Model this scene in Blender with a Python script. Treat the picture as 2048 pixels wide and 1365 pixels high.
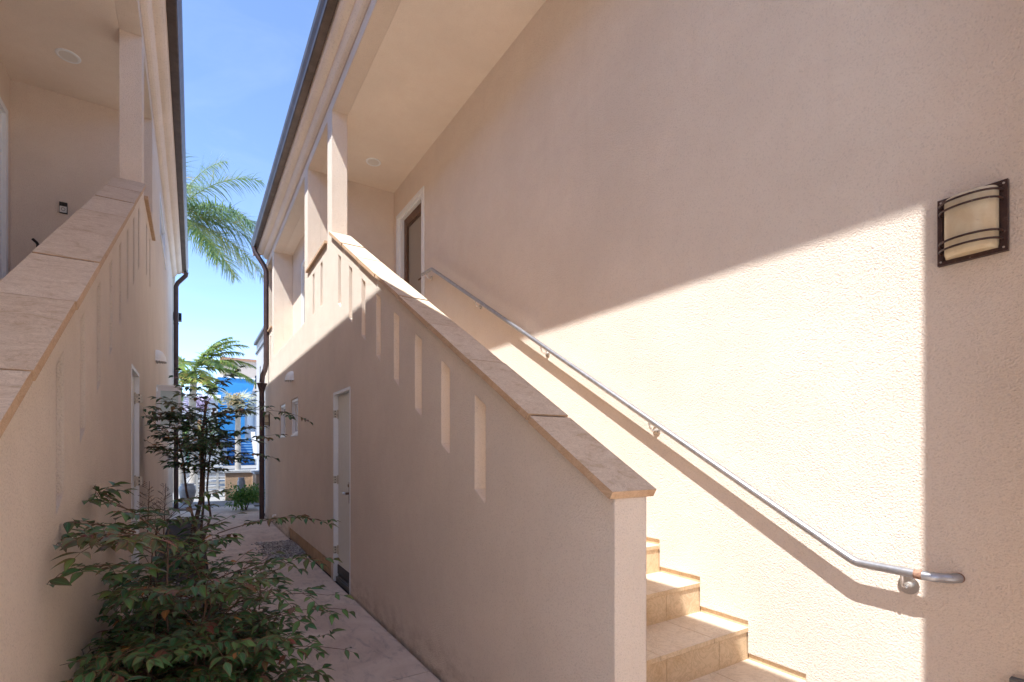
import bpy, bmesh, math, random
from mathutils import Vector, Matrix
from mathutils.geometry import tessellate_polygon

for _o in list(bpy.data.objects):
    bpy.data.objects.remove(_o)
scene = bpy.context.scene
COL = scene.collection
R = math.radians

# ------------------------------------------------------------------ camera, sky, sun, exposure
cam_data = bpy.data.cameras.new('camera')
cam_data.sensor_width = 36.0
cam_data.lens = 17.58
cam_data.shift_y = 0.1047
cam_data.clip_start = 0.02
cam_data.clip_end = 1500
cam = bpy.data.objects.new('camera', cam_data)
cam.location = (0, 0, 1.45)
cam.rotation_euler = (R(90), 0, R(-32.54))
COL.objects.link(cam)
scene.camera = cam

SUN_TRAVEL = Vector((1.0, 0.5, -2.1)).normalized()
SUN_EL = math.asin(-SUN_TRAVEL.z)
SUN_AZ = math.atan2(-SUN_TRAVEL.x, -SUN_TRAVEL.y)
world = bpy.data.worlds.new('World')
scene.world = world
world.use_nodes = True
wn = world.node_tree
wn.nodes.clear()
sky = wn.nodes.new('ShaderNodeTexSky')
sky.sky_type = 'NISHITA'
sky.sun_disc = False
sky.sun_elevation = SUN_EL
sky.sun_rotation = SUN_AZ
sky.air_density = 0.52
sky.dust_density = 0.1
sky.ozone_density = 2.2
bg = wn.nodes.new('ShaderNodeBackground')
bg.inputs['Strength'].default_value = 0.15
wo = wn.nodes.new('ShaderNodeOutputWorld')
tc = wn.nodes.new('ShaderNodeTexCoord')
mp = wn.nodes.new('ShaderNodeMapping')
mp.inputs['Scale'].default_value = (2.2, 2.2, 6.0)
cl = wn.nodes.new('ShaderNodeTexNoise')
cl.inputs['Scale'].default_value = 1.6
cl.inputs['Detail'].default_value = 7
cl.inputs['Roughness'].default_value = 0.62
cl.inputs['Distortion'].default_value = 0.8
cr = wn.nodes.new('ShaderNodeValToRGB')
cr.color_ramp.elements[0].position = 0.48
cr.color_ramp.elements[0].color = (0, 0, 0, 1)
cr.color_ramp.elements[1].position = 0.80
cr.color_ramp.elements[1].color = (0.05, 0.05, 0.05, 1)
cm = wn.nodes.new('ShaderNodeMix')
cm.data_type = 'RGBA'
cm.inputs[7].default_value = (3.6, 3.9, 4.4, 1)
wn.links.new(tc.outputs['Generated'], mp.inputs['Vector'])
wn.links.new(mp.outputs['Vector'], cl.inputs['Vector'])
wn.links.new(cl.outputs['Fac'], cr.inputs[0])
wn.links.new(cr.outputs[0], cm.inputs[0])
wn.links.new(sky.outputs['Color'], cm.inputs[6])
wn.links.new(cm.outputs[2], bg.inputs['Color'])
wn.links.new(bg.outputs['Background'], wo.inputs['Surface'])

sun_data = bpy.data.lights.new('sun', 'SUN')
sun_data.energy = 2.5
sun_data.angle = R(0.53)
sun_data.color = (1.0, 0.995, 0.98)
sun = bpy.data.objects.new('sun', sun_data)
sun.rotation_euler = SUN_TRAVEL.to_track_quat('-Z', 'Y').to_euler()
sun.location = (-8, -4, 20)
COL.objects.link(sun)

scene.view_settings.view_transform = 'Standard'
scene.view_settings.look = 'None'
scene.view_settings.exposure = 1.88
scene.view_settings.gamma = 1.0
scene.render.engine = 'CYCLES'
scene.cycles.max_bounces = 14
scene.cycles.diffuse_bounces = 14
scene.cycles.use_denoising = True
scene.cycles.sample_clamp_indirect = 6

# ------------------------------------------------------------------ materials
MATS = {}
class NT:
    def __init__(s, name):
        s.m = bpy.data.materials.new(name)
        s.m.use_nodes = True
        s.t = s.m.node_tree
        s.t.nodes.clear()
        s.out = s.t.nodes.new('ShaderNodeOutputMaterial')
        s.b = s.t.nodes.new('ShaderNodeBsdfPrincipled')
        s.t.links.new(s.b.outputs[0], s.out.inputs[0])
        MATS[name] = s.m
    def n(s, typ, **kw):
        nd = s.t.nodes.new(typ)
        for k, v in kw.items():
            if k in nd.inputs.keys():
                nd.inputs[k].default_value = v
            else:
                setattr(nd, k, v)
        return nd
    def l(s, a, b):
        s.t.links.new(a, b)
    def pos(s, scale=(1, 1, 1)):
        g = s.n('ShaderNodeNewGeometry')
        mp = s.n('ShaderNodeMapping')
        mp.inputs['Scale'].default_value = scale
        s.l(g.outputs['Position'], mp.inputs['Vector'])
        return mp.outputs[0]
    def noise(s, vec, scale, detail=3, rough=0.55, dist=0.0):
        nz = s.n('ShaderNodeTexNoise')
        nz.inputs['Scale'].default_value = scale
        nz.inputs['Detail'].default_value = detail
        nz.inputs['Roughness'].default_value = rough
        nz.inputs['Distortion'].default_value = dist
        if vec is not None:
            s.l(vec, nz.inputs['Vector'])
        return nz.outputs['Fac']
    def ramp(s, fac, stops, interp='LINEAR'):
        r = s.n('ShaderNodeValToRGB')
        r.color_ramp.interpolation = interp
        els = r.color_ramp.elements
        while len(els) < len(stops):
            els.new(0.5)
        for e, (p, c) in zip(els, stops):
            e.position = p
            e.color = (c[0], c[1], c[2], 1) if hasattr(c, '__len__') else (c, c, c, 1)
        s.l(fac, r.inputs[0])
        return r.outputs[0]
    def mix(s, fac, a, b, mode='MIX'):
        m = s.n('ShaderNodeMix')
        m.data_type = 'RGBA'
        m.blend_type = mode
        for sock, v in ((m.inputs[0], fac), (m.inputs[6], a), (m.inputs[7], b)):
            if hasattr(v, 'is_linked'):
                s.l(v, sock)
            elif hasattr(v, '__len__'):
                sock.default_value = (v[0], v[1], v[2], 1)
            else:
                sock.default_value = v
        return m.outputs[2]
    def color(s, c):
        if hasattr(c, 'is_linked'):
            s.l(c, s.b.inputs['Base Color'])
        else:
            s.b.inputs['Base Color'].default_value = (c[0], c[1], c[2], 1)
    def rough(s, r, metal=0.0, spec=0.5):
        if hasattr(r, 'is_linked'):
            s.l(r, s.b.inputs['Roughness'])
        else:
            s.b.inputs['Roughness'].default_value = r
        s.b.inputs['Metallic'].default_value = metal
        s.b.inputs['Specular IOR Level'].default_value = spec
    def bump(s, h, strength, dist, bevel=0.0):
        bp = s.n('ShaderNodeBump')
        bp.inputs['Strength'].default_value = strength
        bp.inputs['Distance'].default_value = dist
        s.l(h, bp.inputs['Height'])
        if bevel:
            bv = s.n('ShaderNodeBevel')
            bv.samples = 4
            bv.inputs['Radius'].default_value = bevel
            s.l(bv.outputs[0], bp.inputs['Normal'])
        s.l(bp.outputs[0], s.b.inputs['Normal'])

def stucco(name, base, grain=1.0, scale=115, bevel=0.012):
    t = NT(name)
    p = t.pos()
    big = t.noise(p, 1.1, 4, 0.6)
    mid = t.noise(p, 9, 3, 0.6)
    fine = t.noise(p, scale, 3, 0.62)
    d = tuple(c * 0.94 for c in base)
    l = tuple(min(1, c * 1.07) for c in base)
    c = t.ramp(big, [(0.3, d), (0.7, l)])
    c = t.mix(t.ramp(mid, [(0.35, 0.0), (0.75, 0.22)]), c, (base[0] * .93, base[1] * .86, base[2] * .82))
    # vertical weather streaks
    st = t.noise(t.pos((9, 9, 0.35)), 1.0, 3, 0.6)
    c = t.mix(t.ramp(st, [(0.58, 0.0), (0.82, 0.16)]), c, (base[0] * .86, base[1] * .81, base[2] * .76))
    pt = t.noise(t.pos((0.8, 0.8, 0.5)), 1.6, 5, 0.7, 1.0)
    c = t.mix(t.ramp(pt, [(0.58, 0.0), (0.68, 0.07)]), c, (base[0] * .90, base[1] * .80, base[2] * .72))
    c = t.mix(t.ramp(fine, [(0.34, 0.30), (0.46, 0.0)]), c, tuple(x * .55 for x in base))  # grain's own small shadows painted in: darker colour in the bump lows
    sep = t.n('ShaderNodeSeparateXYZ')
    t.l(p, sep.inputs[0])
    low = t.ramp(sep.outputs[2], [(0.0, 1.0), (0.28, 0.0)])
    spl = t.ramp(t.noise(t.pos((1, 1, 1.6)), 7, 5, 0.7), [(0.42, 0.0), (0.62, 0.6)])
    c = t.mix(t.mix(1.0, low, spl, 'MULTIPLY'), c, (base[0] * .55, base[1] * .47, base[2] * .41))
    t.color(c)
    t.rough(0.95, spec=0.15)
    h = t.ramp(fine, [(0.25, 0.0), (0.75, 1.0)])
    t.bump(h, min(1.0, 0.5 * grain), 0.0085, bevel)
    return t.m

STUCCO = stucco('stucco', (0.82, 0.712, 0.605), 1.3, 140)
SOFFIT = stucco('soffit_stucco', (0.83, 0.735, 0.635), 0.5, 160)
CORNICE = stucco('cornice_stucco', (0.82, 0.72, 0.62), 0.25, 60, 0.006)
WHITE_STUCCO = stucco('white_stucco', (0.42, 0.43, 0.44), 0.5, 60)
BEIGE_STUCCO = stucco('beige_stucco', (0.42, 0.36, 0.31), 0.5, 60)

def travertine(name, c0, c1, c2, stretch, rough=0.6, sc=1.0):
    t = NT(name)
    p = t.pos(stretch)
    oi = t.n('ShaderNodeObjectInfo')
    add = t.n('ShaderNodeVectorMath')
    add.operation = 'ADD'
    sclr = t.n('ShaderNodeVectorMath')
    sclr.operation = 'SCALE'
    sclr.inputs[0].default_value = (13.1, 7.7, 5.3)
    t.l(oi.outputs['Random'], sclr.inputs['Scale'])
    t.l(p, add.inputs[0])
    t.l(sclr.outputs[0], add.inputs[1])
    v = add.outputs[0]
    n1 = t.noise(v, 2.6 * sc, 6, 0.65, 1.2)
    n2 = t.noise(v, 5.0 * sc, 6, 0.72, 3.0)
    c = t.ramp(n1, [(0.3, c0), (0.55, c1), (0.72, c2)])
    vein = t.ramp(n2, [(0.47, 0.0), (0.5, 0.5), (0.55, 0.0)])
    c = t.mix(vein, c, tuple(x * 0.62 for x in c2))
    pit = t.noise(t.pos(), 170, 2, 0.6)
    c = t.mix(t.ramp(pit, [(0.66, 0.0), (0.76, 0.5)]), c, tuple(x * 0.45 for x in c2))
    # one tile differs a little from the next
    c = t.mix(0.16, c, t.ramp(oi.outputs['Random'], [(0.0, c0), (1.0, c2)]))
    t.color(c)
    t.rough(rough, spec=0.3)
    t.bump(n2, 0.35, 0.004, 0.005)
    return t.m

TILE_TOP = travertine('coping_tile_worn_top', (0.78, 0.66, 0.52), (0.70, 0.565, 0.43), (0.50, 0.36, 0.22), (3.2, 4.5, 4.5), 0.75)
TILE_EDGE = travertine('coping_tile_edge', (0.66, 0.47, 0.31), (0.60, 0.41, 0.26), (0.50, 0.31, 0.18), (2, 2, 4), 0.7)
STEP_TREAD = travertine('step_tile_tread', (0.72, 0.62, 0.50), (0.67, 0.55, 0.42), (0.58, 0.44, 0.31), (1.5, 1.5, 1.5), 0.5)
STEP_RISER = travertine('step_tile_riser', (0.68, 0.53, 0.36), (0.62, 0.46, 0.29), (0.53, 0.36, 0.20), (1.2, 1.2, 1.2), 0.5)

def plain(name, c, rough=0.5, metal=0.0, var=0.08, scale=14, bump=0.0, spec=0.5):
    t = NT(name)
    nz = t.noise(t.pos(), scale, 4, 0.6)
    t.color(t.ramp(nz, [(0.3, tuple(x * (1 - var) for x in c)), (0.7, tuple(min(1, x * (1 + var)) for x in c))]))
    t.rough(rough, metal, spec)
    if bump:
        t.bump(nz, bump, 0.004)
    return t.m

GROUT = plain('brown_grout', (0.04, 0.025, 0.018), 0.95)
WHITE_PAINT = plain('white_paint', (0.83, 0.85, 0.86), 0.45, var=0.03)
DOOR_PAINT = plain('cream_door_paint', (0.76, 0.765, 0.72), 0.45, var=0.03)
WINDOW_VINYL = plain('white_window_vinyl', (0.84, 0.86, 0.88), 0.35, var=0.02)
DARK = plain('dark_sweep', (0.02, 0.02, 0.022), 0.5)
BRASS = plain('hinge_brass', (0.58, 0.53, 0.44), 0.5, 0.3, 0.3, 60)
BRONZE = plain('bronze_handle', (0.16, 0.11, 0.08), 0.4, 0.7)
CHROME = plain('chrome', (0.72, 0.72, 0.72), 0.25, 1.0, 0.05)
BLACK = plain('black_plastic', (0.012, 0.012, 0.014), 0.35)
BROWN_WOOD = plain('brown_door_wood', (0.13, 0.065, 0.035), 0.5, var=0.3, scale=20)
TAN_BAND = plain('tan_foundation', (0.50, 0.35, 0.22), 0.85, var=0.15, scale=8, bump=0.2)
PIPE_BROWN = plain('downspout_bronze', (0.085, 0.055, 0.055), 0.45, 0.35, 0.25, 6)
GREY_BOX = plain('grey_box', (0.13, 0.135, 0.14), 0.5)
SCREW = plain('weathered_screw', (0.55, 0.50, 0.45), 0.5, 0.6)
LIGHT_GREY = plain('light_grey_metal', (0.62, 0.62, 0.60), 0.45, 0.1)

def gutter_mat():
    t = NT('gutter_copper')
    p = t.pos()
    n = t.noise(p, 5, 5, 0.65)
    c = t.ramp(n, [(0.3, (0.075, 0.055, 0.045)), (0.7, (0.15, 0.11, 0.09))])
    v = t.noise(p, 2.2, 5, 0.7, 0.4)
    c = t.mix(t.ramp(v, [(0.66, 0.0), (0.76, 0.75)]), c, (0.13, 0.22, 0.19))
    t.color(c)
    t.rough(0.42, 0.55)
    t.bump(n, 0.15, 0.004)
    return t.m
GUTTER = gutter_mat()

def galv_mat():
    t = NT('galvanised_rail')
    n = t.noise(t.pos(), 28, 5, 0.65)
    c = t.ramp(n, [(0.3, (0.36, 0.37, 0.40)), (0.68, (0.50, 0.51, 0.54))])
    sp = t.noise(t.pos((3, 1, 1)), 40, 3, 0.6)
    c = t.mix(t.ramp(sp, [(0.68, 0.0), (0.74, 0.6)]), c, (0.30, 0.28, 0.26))
    t.color(c)
    t.rough(0.36, 0.85)
    return t.m
GALV = galv_mat()
RUST = plain('rust', (0.33, 0.19, 0.13), 0.7, 0.25, 0.5, 90)

def frosted(name, c, rough=0.35):
    t = NT(name)
    n = t.noise(t.pos(), 3, 2)
    t.color(t.ramp(n, [(0.3, tuple(x * 0.94 for x in c)), (0.7, c)]))
    t.rough(rough, 0.0, 0.5)
    return t.m
FROST = frosted('frosted_glass', (0.30, 0.26, 0.21), 0.3)
AQUA = frosted('aqua_obscure_glass', (0.62, 0.76, 0.76), 0.3)
DARK_GLASS = frosted('dark_window_glass', (0.03, 0.035, 0.04), 0.06)
PALE_GLASS = frosted('pale_window_glass', (0.62, 0.66, 0.70), 0.15)

def lamp_shade_mat():
    t = NT('cream_lamp_glass')
    p = t.pos((1, 1, 0.6))
    n = t.noise(p, 14, 5, 0.6, 0.5)
    c = t.ramp(n, [(0.32, (0.62, 0.50, 0.32)), (0.6, (0.72, 0.63, 0.44))])
    s = t.noise(t.pos((1, 1, 2.5)), 26, 4, 0.65, 1.0)
    c = t.mix(t.ramp(s, [(0.66, 0.0), (0.76, 0.55)]), c, (0.24, 0.16, 0.09))
    t.color(c)
    t.rough(0.35)
    return t.m
SHADE = lamp_shade_mat()
def lamp_metal_mat():
    t = NT('lamp_bronze')
    n = t.noise(t.pos(), 60, 5, 0.7)
    c = t.ramp(n, [(0.3, (0.035, 0.018, 0.016)), (0.62, (0.07, 0.035, 0.03)), (0.74, (0.30, 0.24, 0.20))])
    t.color(c)
    t.rough(0.38, 0.3)
    return t.m
LAMP_METAL = lamp_metal_mat()

def concrete_mat():
    t = NT('path_concrete')
    p = t.pos()
    n1 = t.noise(p, 1.7, 6, 0.65, 0.6)
    n2 = t.noise(t.pos((3.0, 1.0, 1.0)), 4.5, 6, 0.7, 0.9)
    c = t.ramp(n1, [(0.3, (0.55, 0.43, 0.35)), (0.52, (0.68, 0.56, 0.465)), (0.7, (0.76, 0.655, 0.555))])
    c = t.mix(t.ramp(n2, [(0.5, 0.0), (0.72, 0.6)]), c, (0.28, 0.235, 0.22))
    n3 = t.noise(p, 34, 4, 0.7)
    c = t.mix(t.ramp(n3, [(0.55, 0.0), (0.75, 0.3)]), c, (0.60, 0.52, 0.48))
    t.color(c)
    t.rough(0.8, spec=0.25)
    t.bump(n3, 0.2, 0.004, 0.006)
    return t.m
CONCRETE = concrete_mat()
SOIL = plain('dark_soil', (0.035, 0.025, 0.02), 0.95, var=0.4, scale=20, bump=0.5)
PALE_GROUND = plain('pale_paving', (0.74, 0.68, 0.61), 0.85, var=0.08, scale=1.5)
FAR_PAVING = plain('far_paving', (0.25, 0.24, 0.225), 0.9, var=0.12, scale=1.2)
ASPHALT = plain('asphalt', (0.07, 0.07, 0.072), 0.9, var=0.2, scale=30)
def pebble_mat(name, a, b):
    t = NT(name)
    v = t.n('ShaderNodeTexVoronoi')
    v.inputs['Scale'].default_value = 45
    t.l(t.pos(), v.inputs['Vector'])
    bw = t.n('ShaderNodeRGBToBW')
    t.l(v.outputs['Color'], bw.inputs[0])
    t.color(t.ramp(bw.outputs[0], [(0.2, a), (0.8, b)]))
    t.rough(0.7)
    return t.m
PEBBLE = pebble_mat('pebbles', (0.20, 0.19, 0.185), (0.55, 0.53, 0.51))

def leaf_mat(name, greens, edge, red, gloss=0.42, trans=0.25):
    """colour attribute 'leaf': r = random per leaflet, g = 0 on the midrib to 1 on the rim, b = redness of the leaflet"""
    t = NT(name)
    a = t.n('ShaderNodeAttribute')
    a.attribute_name = 'leaf'
    sp = t.n('ShaderNodeSeparateColor')
    t.l(a.outputs['Color'], sp.inputs[0])
    c = t.ramp(sp.outputs[0], [(0.0, greens[0]), (0.5, greens[1]), (1.0, greens[2])])
    rim = t.ramp(sp.outputs[1], [(0.62, 0.0), (0.95, 0.75)])
    c = t.mix(rim, c, edge)
    c = t.mix(sp.outputs[2], c, red)
    mid = t.ramp(sp.outputs[1], [(0.0, 0.5), (0.1, 0.0)])
    c = t.mix(mid, c, tuple(min(1, x * 2.2) for x in greens[1]))
    t.color(c)
    t.rough(gloss, 0.0, 0.5)
    tr = t.n('ShaderNodeBsdfTranslucent')
    t.l(c, tr.inputs['Color'])
    mx = t.n('ShaderNodeMixShader')
    mx.inputs[0].default_value = trans
    t.l(t.b.outputs[0], mx.inputs[1])
    t.l(tr.outputs[0], mx.inputs[2])
    t.l(mx.outputs[0], t.out.inputs[0])
    return t.m
NANDINA = leaf_mat('nandina_leaf', [(0.04, 0.125, 0.045), (0.065, 0.185, 0.06), (0.13, 0.26, 0.07)], (0.20, 0.09, 0.055), (0.26, 0.05, 0.045))
NANDINA_DRY = leaf_mat('nandina_dry_leaf', [(0.42, 0.20, 0.05), (0.50, 0.26, 0.07), (0.45, 0.18, 0.05)], (0.40, 0.15, 0.04), (0.4, 0.12, 0.04))
NANDINA_TALL = leaf_mat('nandina_tall_leaf', [(0.05, 0.12, 0.06), (0.08, 0.17, 0.075), (0.13, 0.23, 0.08)], (0.13, 0.07, 0.045), (0.24, 0.09, 0.05), 0.35, 0.4)
HEDGE = leaf_mat('hedge_leaf', [(0.05, 0.15, 0.03), (0.10, 0.26, 0.05), (0.22, 0.36, 0.06)], (0.12, 0.26, 0.06), (0.3, 0.3, 0.05))
VINE = leaf_mat('vine_leaf', [(0.05, 0.11, 0.03), (0.09, 0.18, 0.04), (0.16, 0.24, 0.06)], (0.1, 0.2, 0.06), (0.45, 0.20, 0.08))
LILAC = leaf_mat('lilac_blossom', [(0.42, 0.34, 0.48), (0.55, 0.46, 0.60), (0.62, 0.55, 0.66)], (0.55, 0.46, 0.6), (0.3, 0.2, 0.3))
PALM_DARK = leaf_mat('queen_palm_leaf', [(0.07, 0.14, 0.06), (0.13, 0.22, 0.08), (0.30, 0.36, 0.09)], (0.08, 0.13, 0.07), (0.45, 0.32, 0.06), 0.38, 0.3)
PALM_LIME = leaf_mat('king_palm_leaf', [(0.10, 0.17, 0.04), (0.19, 0.28, 0.05), (0.33, 0.40, 0.09)], (0.22, 0.30, 0.08), (0.55, 0.38, 0.10), 0.35, 0.35)
PALM_GREY = leaf_mat('fan_palm_leaf', [(0.22, 0.26, 0.18), (0.32, 0.34, 0.24), (0.45, 0.43, 0.32)], (0.3, 0.32, 0.24), (0.45, 0.33, 0.2), 0.5, 0.2)
CANE = plain('nandina_cane', (0.12, 0.078, 0.058), 0.8, var=0.4, scale=40, bump=0.4)
RED_TWIG = plain('red_twig', (0.15, 0.085, 0.05), 0.7, var=0.3, scale=40)
PALM_TRUNK = plain('palm_trunk', (0.36, 0.32, 0.27), 0.9, var=0.2, scale=9, bump=0.5)
CROWNSHAFT = plain('palm_crownshaft', (0.17, 0.24, 0.08), 0.5, var=0.2, scale=4)
SEEDS = plain('palm_seed_stalk', (0.42, 0.33, 0.17), 0.8, var=0.3, scale=20)
BLUE = plain('blue_house_paint', (0.02, 0.20, 0.46), 0.6, var=0.10, scale=1.2)
BLUE_DEEP = plain('blue_riser_paint', (0.012, 0.13, 0.34), 0.6, var=0.1, scale=2)
BLUE_PALE = plain('pale_blue_tread_paint', (0.26, 0.42, 0.55), 0.6, var=0.05)
GATE_PAINT = plain('weathered_gate_paint', (0.36, 0.36, 0.35), 0.6)
TEAL = plain('teal_plastic', (0.01, 0.17, 0.14), 0.5)
STONE_TAN = plain('tan_stone', (0.42, 0.29, 0.19), 0.85, var=0.25, scale=5, bump=0.4)
CERAMIC = plain('grey_ceramic', (0.30, 0.30, 0.31), 0.45, var=0.1)
TERRACOTTA = plain('orange_post', (0.45, 0.22, 0.10), 0.8, var=0.3, scale=6)
RAIL_GREY = plain('grey_railing_paint', (0.20, 0.21, 0.23), 0.5)
ROOF = plain('roof_tile', (0.30, 0.16, 0.10), 0.85, var=0.25, scale=6)

# ------------------------------------------------------------------ mesh helpers
IDENT = lambda p: p
class MB:
    """collects faces (with a material per face) and links them as ONE mesh object"""
    def __init__(s, tf=None, flip=False):
        s.v, s.f, s.mi, s.mats, s.sm = [], [], [], [], []
        s.tf, s.flip = tf or IDENT, flip
        s.attr = []
    def _m(s, m):
        if m not in s.mats:
            s.mats.append(m)
        return s.mats.index(m)
    def add(s, verts, faces, m, smooth=False, attr=None):
        o = len(s.v)
        s.v += [s.tf(tuple(p)) for p in verts]
        k = s._m(m)
        for f in faces:
            f = [o + i for i in f]
            s.f.append(f[::-1] if s.flip else f)
            s.mi.append(k)
            s.sm.append(smooth)
        if attr is not None:
            s.attr += attr
        return s
    def box(s, x0, x1, y0, y1, z0, z1, m, top=None):
        V = [(x, y, z) for z in (z0, z1) for y in (y0, y1) for x in (x0, x1)]
        s.add(V, [(0, 2, 3, 1), (0, 1, 5, 4), (1, 3, 7, 5), (3, 2, 6, 7), (2, 0, 4, 6)], m)
        s.add(V, [(4, 5, 7, 6)], top or m)
        return s
    def hexa(s, V, m, top=None):
        """8 corners ordered like box"""
        s.add(V, [(0, 2, 3, 1), (0, 1, 5, 4), (1, 3, 7, 5), (3, 2, 6, 7), (2, 0, 4, 6)], m)
        s.add(V, [(4, 5, 7, 6)], top or m)
        return s
    def slab(s, outer, holes, fn, d0, d1, m):
        """polygon with holes in a plane, extruded; fn(a, b, d) -> point"""
        loops = [outer] + holes
        tris = tessellate_polygon([[Vector((a, b, 0)) for a, b in L] for L in loops])
        flat = [p for L in loops for p in L]
        n = len(flat)
        V = [fn(a, b, d0) for a, b in flat] + [fn(a, b, d1) for a, b in flat]
        F = []
        for t in tris:
            a, b, c = [Vector(flat[i]) for i in t]
            ccw = (b - a).x * (c - a).y - (b - a).y * (c - a).x > 0
            t = t if ccw else t[::-1]
            F.append(tuple(reversed(t)))
            F.append(tuple(i + n for i in t))
        o = 0
        for L in loops:
            area = sum(L[i][0] * L[(i + 1) % len(L)][1] - L[(i + 1) % len(L)][0] * L[i][1] for i in range(len(L)))
            solid_left = (area > 0) == (L is outer)
            for i in range(len(L)):
                a, b = o + i, o + (i + 1) % len(L)
                q = (a, b, b + n, a + n)
                F.append(q if solid_left else q[::-1])
            o += len(L)
        s.add(V, F, m)
        return s
    def extrude(s, prof, fn, d0, d1, m, closed=True, caps=True, smooth=False):
        n = len(prof)
        V = [fn(a, b, d0) for a, b in prof] + [fn(a, b, d1) for a, b in prof]
        F = [(i, (i + 1) % n, (i + 1) % n + n, i + n) for i in range(n if closed else n - 1)]
        s.add(V, F, m, smooth)
        if caps:
            s.add(V, [tuple(range(n))[::-1], tuple(range(n, 2 * n))], m)
        return s
    def tube(s, pts, r, m, n=12, caps=True, smooth=True):
        pts = [Vector(p) for p in pts]
        rr = r if hasattr(r, '__len__') else [r] * len(pts)
        V, F = [], []
        up = None
        for i, p in enumerate(pts):
            a = pts[max(i - 1, 0)]
            b = pts[min(i + 1, len(pts) - 1)]
            t = (b - a).normalized()
            if up is None:
                up = Vector((0, 0, 1)) if abs(t.z) < 0.9 else Vector((1, 0, 0))
            u = t.cross(up)
            u = u.normalized() if u.length > 1e-6 else Vector((1, 0, 0))
            w = u.cross(t).normalized()
            up = w
            for k in range(n):
                an = 2 * math.pi * k / n
                V.append(p + (u * math.cos(an) + w * math.sin(an)) * rr[i])
        for i in range(len(pts) - 1):
            for k in range(n):
                a, b = i * n + k, i * n + (k + 1) % n
                F.append((a, a + n, b + n, b))
        s.add(V, F, m, smooth)
        if caps:
            s.add(V, [tuple(range(n)), tuple(range(len(V) - n, len(V)))[::-1]], m)
        return s
    def lathe(s, prof, c, m, n=24, smooth=True):
        V, F = [], []
        for r, z in prof:
            for k in range(n):
                an = 2 * math.pi * k / n
                V.append((c[0] + r * math.cos(an), c[1] + r * math.sin(an), c[2] + z))
        for i in range(len(prof) - 1):
            for k in range(n):
                a, b = i * n + k, i * n + (k + 1) % n
                F.append((a, b, b + n, a + n))
        s.add(V, F, m, smooth)
        return s
    def disc(s, c, axis, r, h, m, n=20):
        a = Vector(axis).normalized()
        c = Vector(c)
        return s.tube([c, c + a * h], r, m, n, True, False)
    def build(s, name, parent=None):
        me = bpy.data.meshes.new(name)
        base = Vector((0, 0, 0))
        if parent is not None:
            p = parent
            while p is not None:
                base += Vector(p.location)
                p = p.parent
        me.from_pydata([tuple(Vector(v) - base) for v in s.v], [], s.f)
        for m in s.mats:
            me.materials.append(m)
        me.polygons.foreach_set('material_index', s.mi)
        me.polygons.foreach_set('use_smooth', s.sm)
        if s.attr:
            at = me.color_attributes.new('leaf', 'FLOAT_COLOR', 'POINT')
            flat = []
            for c in s.attr:
                flat += [c[0], c[1], c[2], 1.0]
            at.data.foreach_set('color', flat)
        me.validate(clean_customdata=False)
        me.update()
        o = bpy.data.objects.new(name, me)
        COL.objects.link(o)
        if parent is not None:
            o.parent = parent
        return o

def thing(name, label, cat, loc=(0, 0, 0), group=None):
    o = bpy.data.objects.new(name, None)
    o.empty_display_size = 0.1
    o.location = loc
    COL.objects.link(o)
    o['label'] = label
    o['category'] = cat
    if group:
        o['group'] = group
    return o
def tag(o, label, cat, group=None, kind=None):
    o['label'] = label
    o['category'] = cat
    if group:
        o['group'] = group
    if kind:
        o['kind'] = kind
    return o
def struct(o, kind='structure', label=None):
    o['kind'] = kind
    if label:
        o['label'] = label
        o['category'] = label.split()[-1]
    return o
def copy_tree(o, parent=None):
    c = o.copy()
    COL.objects.link(c)
    c.parent = parent
    for ch in [q for q in bpy.data.objects if q.parent == o]:
        copy_tree(ch, c)
    return c

# ------------------------------------------------------------------ ground
b = MB()
b.add([(-300, -60, -0.06), (300, -60, -0.06), (300, 500, -0.06), (-300, 500, -0.06)], [(0, 1, 2, 3)], PALE_GROUND)
struct(b.build('ground'))
b = MB()
b.box(-0.5, 1.5, 1.0, 12.6, -0.055, -0.03, SOIL)
struct(b.build('soil_bed'))
b = MB()
b.box(-60, 60, 30, 42, -0.055, -0.045, ASPHALT)
b.box(-60, 60, 42.01, 52, -0.055, -0.04, FAR_PAVING)
struct(b.build('street'))
# the path: slabs with open joints between them
b = MB()
joints = [-6, -0.35, 1.33, 3.03, 4.72, 6.64, 7.22, 8.46, 9.9, 11.4, 12.9, 14.4]
for y0, y1 in zip(joints[:-1], joints[1:]):
    xr = 0.86 if (y0, y1) == (7.22, 8.46) else 1.298
    if y1 < 1.4:
        xr = 2.52
    elif y0 > 11:
        xr = 1.298
    b.box(0.16, xr, y0 + 0.004, y1 - 0.004, -0.05, 0.0, CONCRETE)
b.box(1.30, 2.52, -0.346, 0.97, -0.05, -0.004, CONCRETE)
b.box(-3, 6, 14.41, 30, -0.05, -0.01, FAR_PAVING)
struct(b.build('path'))
def pebbles(name, spots, rmin, rmax, label):
    b = MB()
    for (x, y, z) in spots:
        r = random.uniform(rmin, rmax)
        sx, sy, sz = r * random.uniform(.8, 1.3), r * random.uniform(.8, 1.3), r * random.uniform(.5, .8)
        an = random.uniform(0, 6.28)
        V = []
        for k in range(6):
            t = an + k * math.pi / 3
            V.append((x + sx * math.cos(t) * .9, y + sy * math.sin(t) * .9, z + random.uniform(-.2, .25) * sz))
        V.append((x + random.uniform(-.3, .3) * sx, y + random.uniform(-.3, .3) * sy, z + sz))
        V.append((x, y, z - sz))
        b.add(V, [(k, (k + 1) % 6, 6) for k in range(6)] + [((k + 1) % 6, k, 7) for k in range(6)], PEBBLE, True)
    o = b.build(name)
    struct(o, 'stuff')
    o['label'] = label
    o['category'] = 'gravel'
    return o
random.seed(3)
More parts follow.
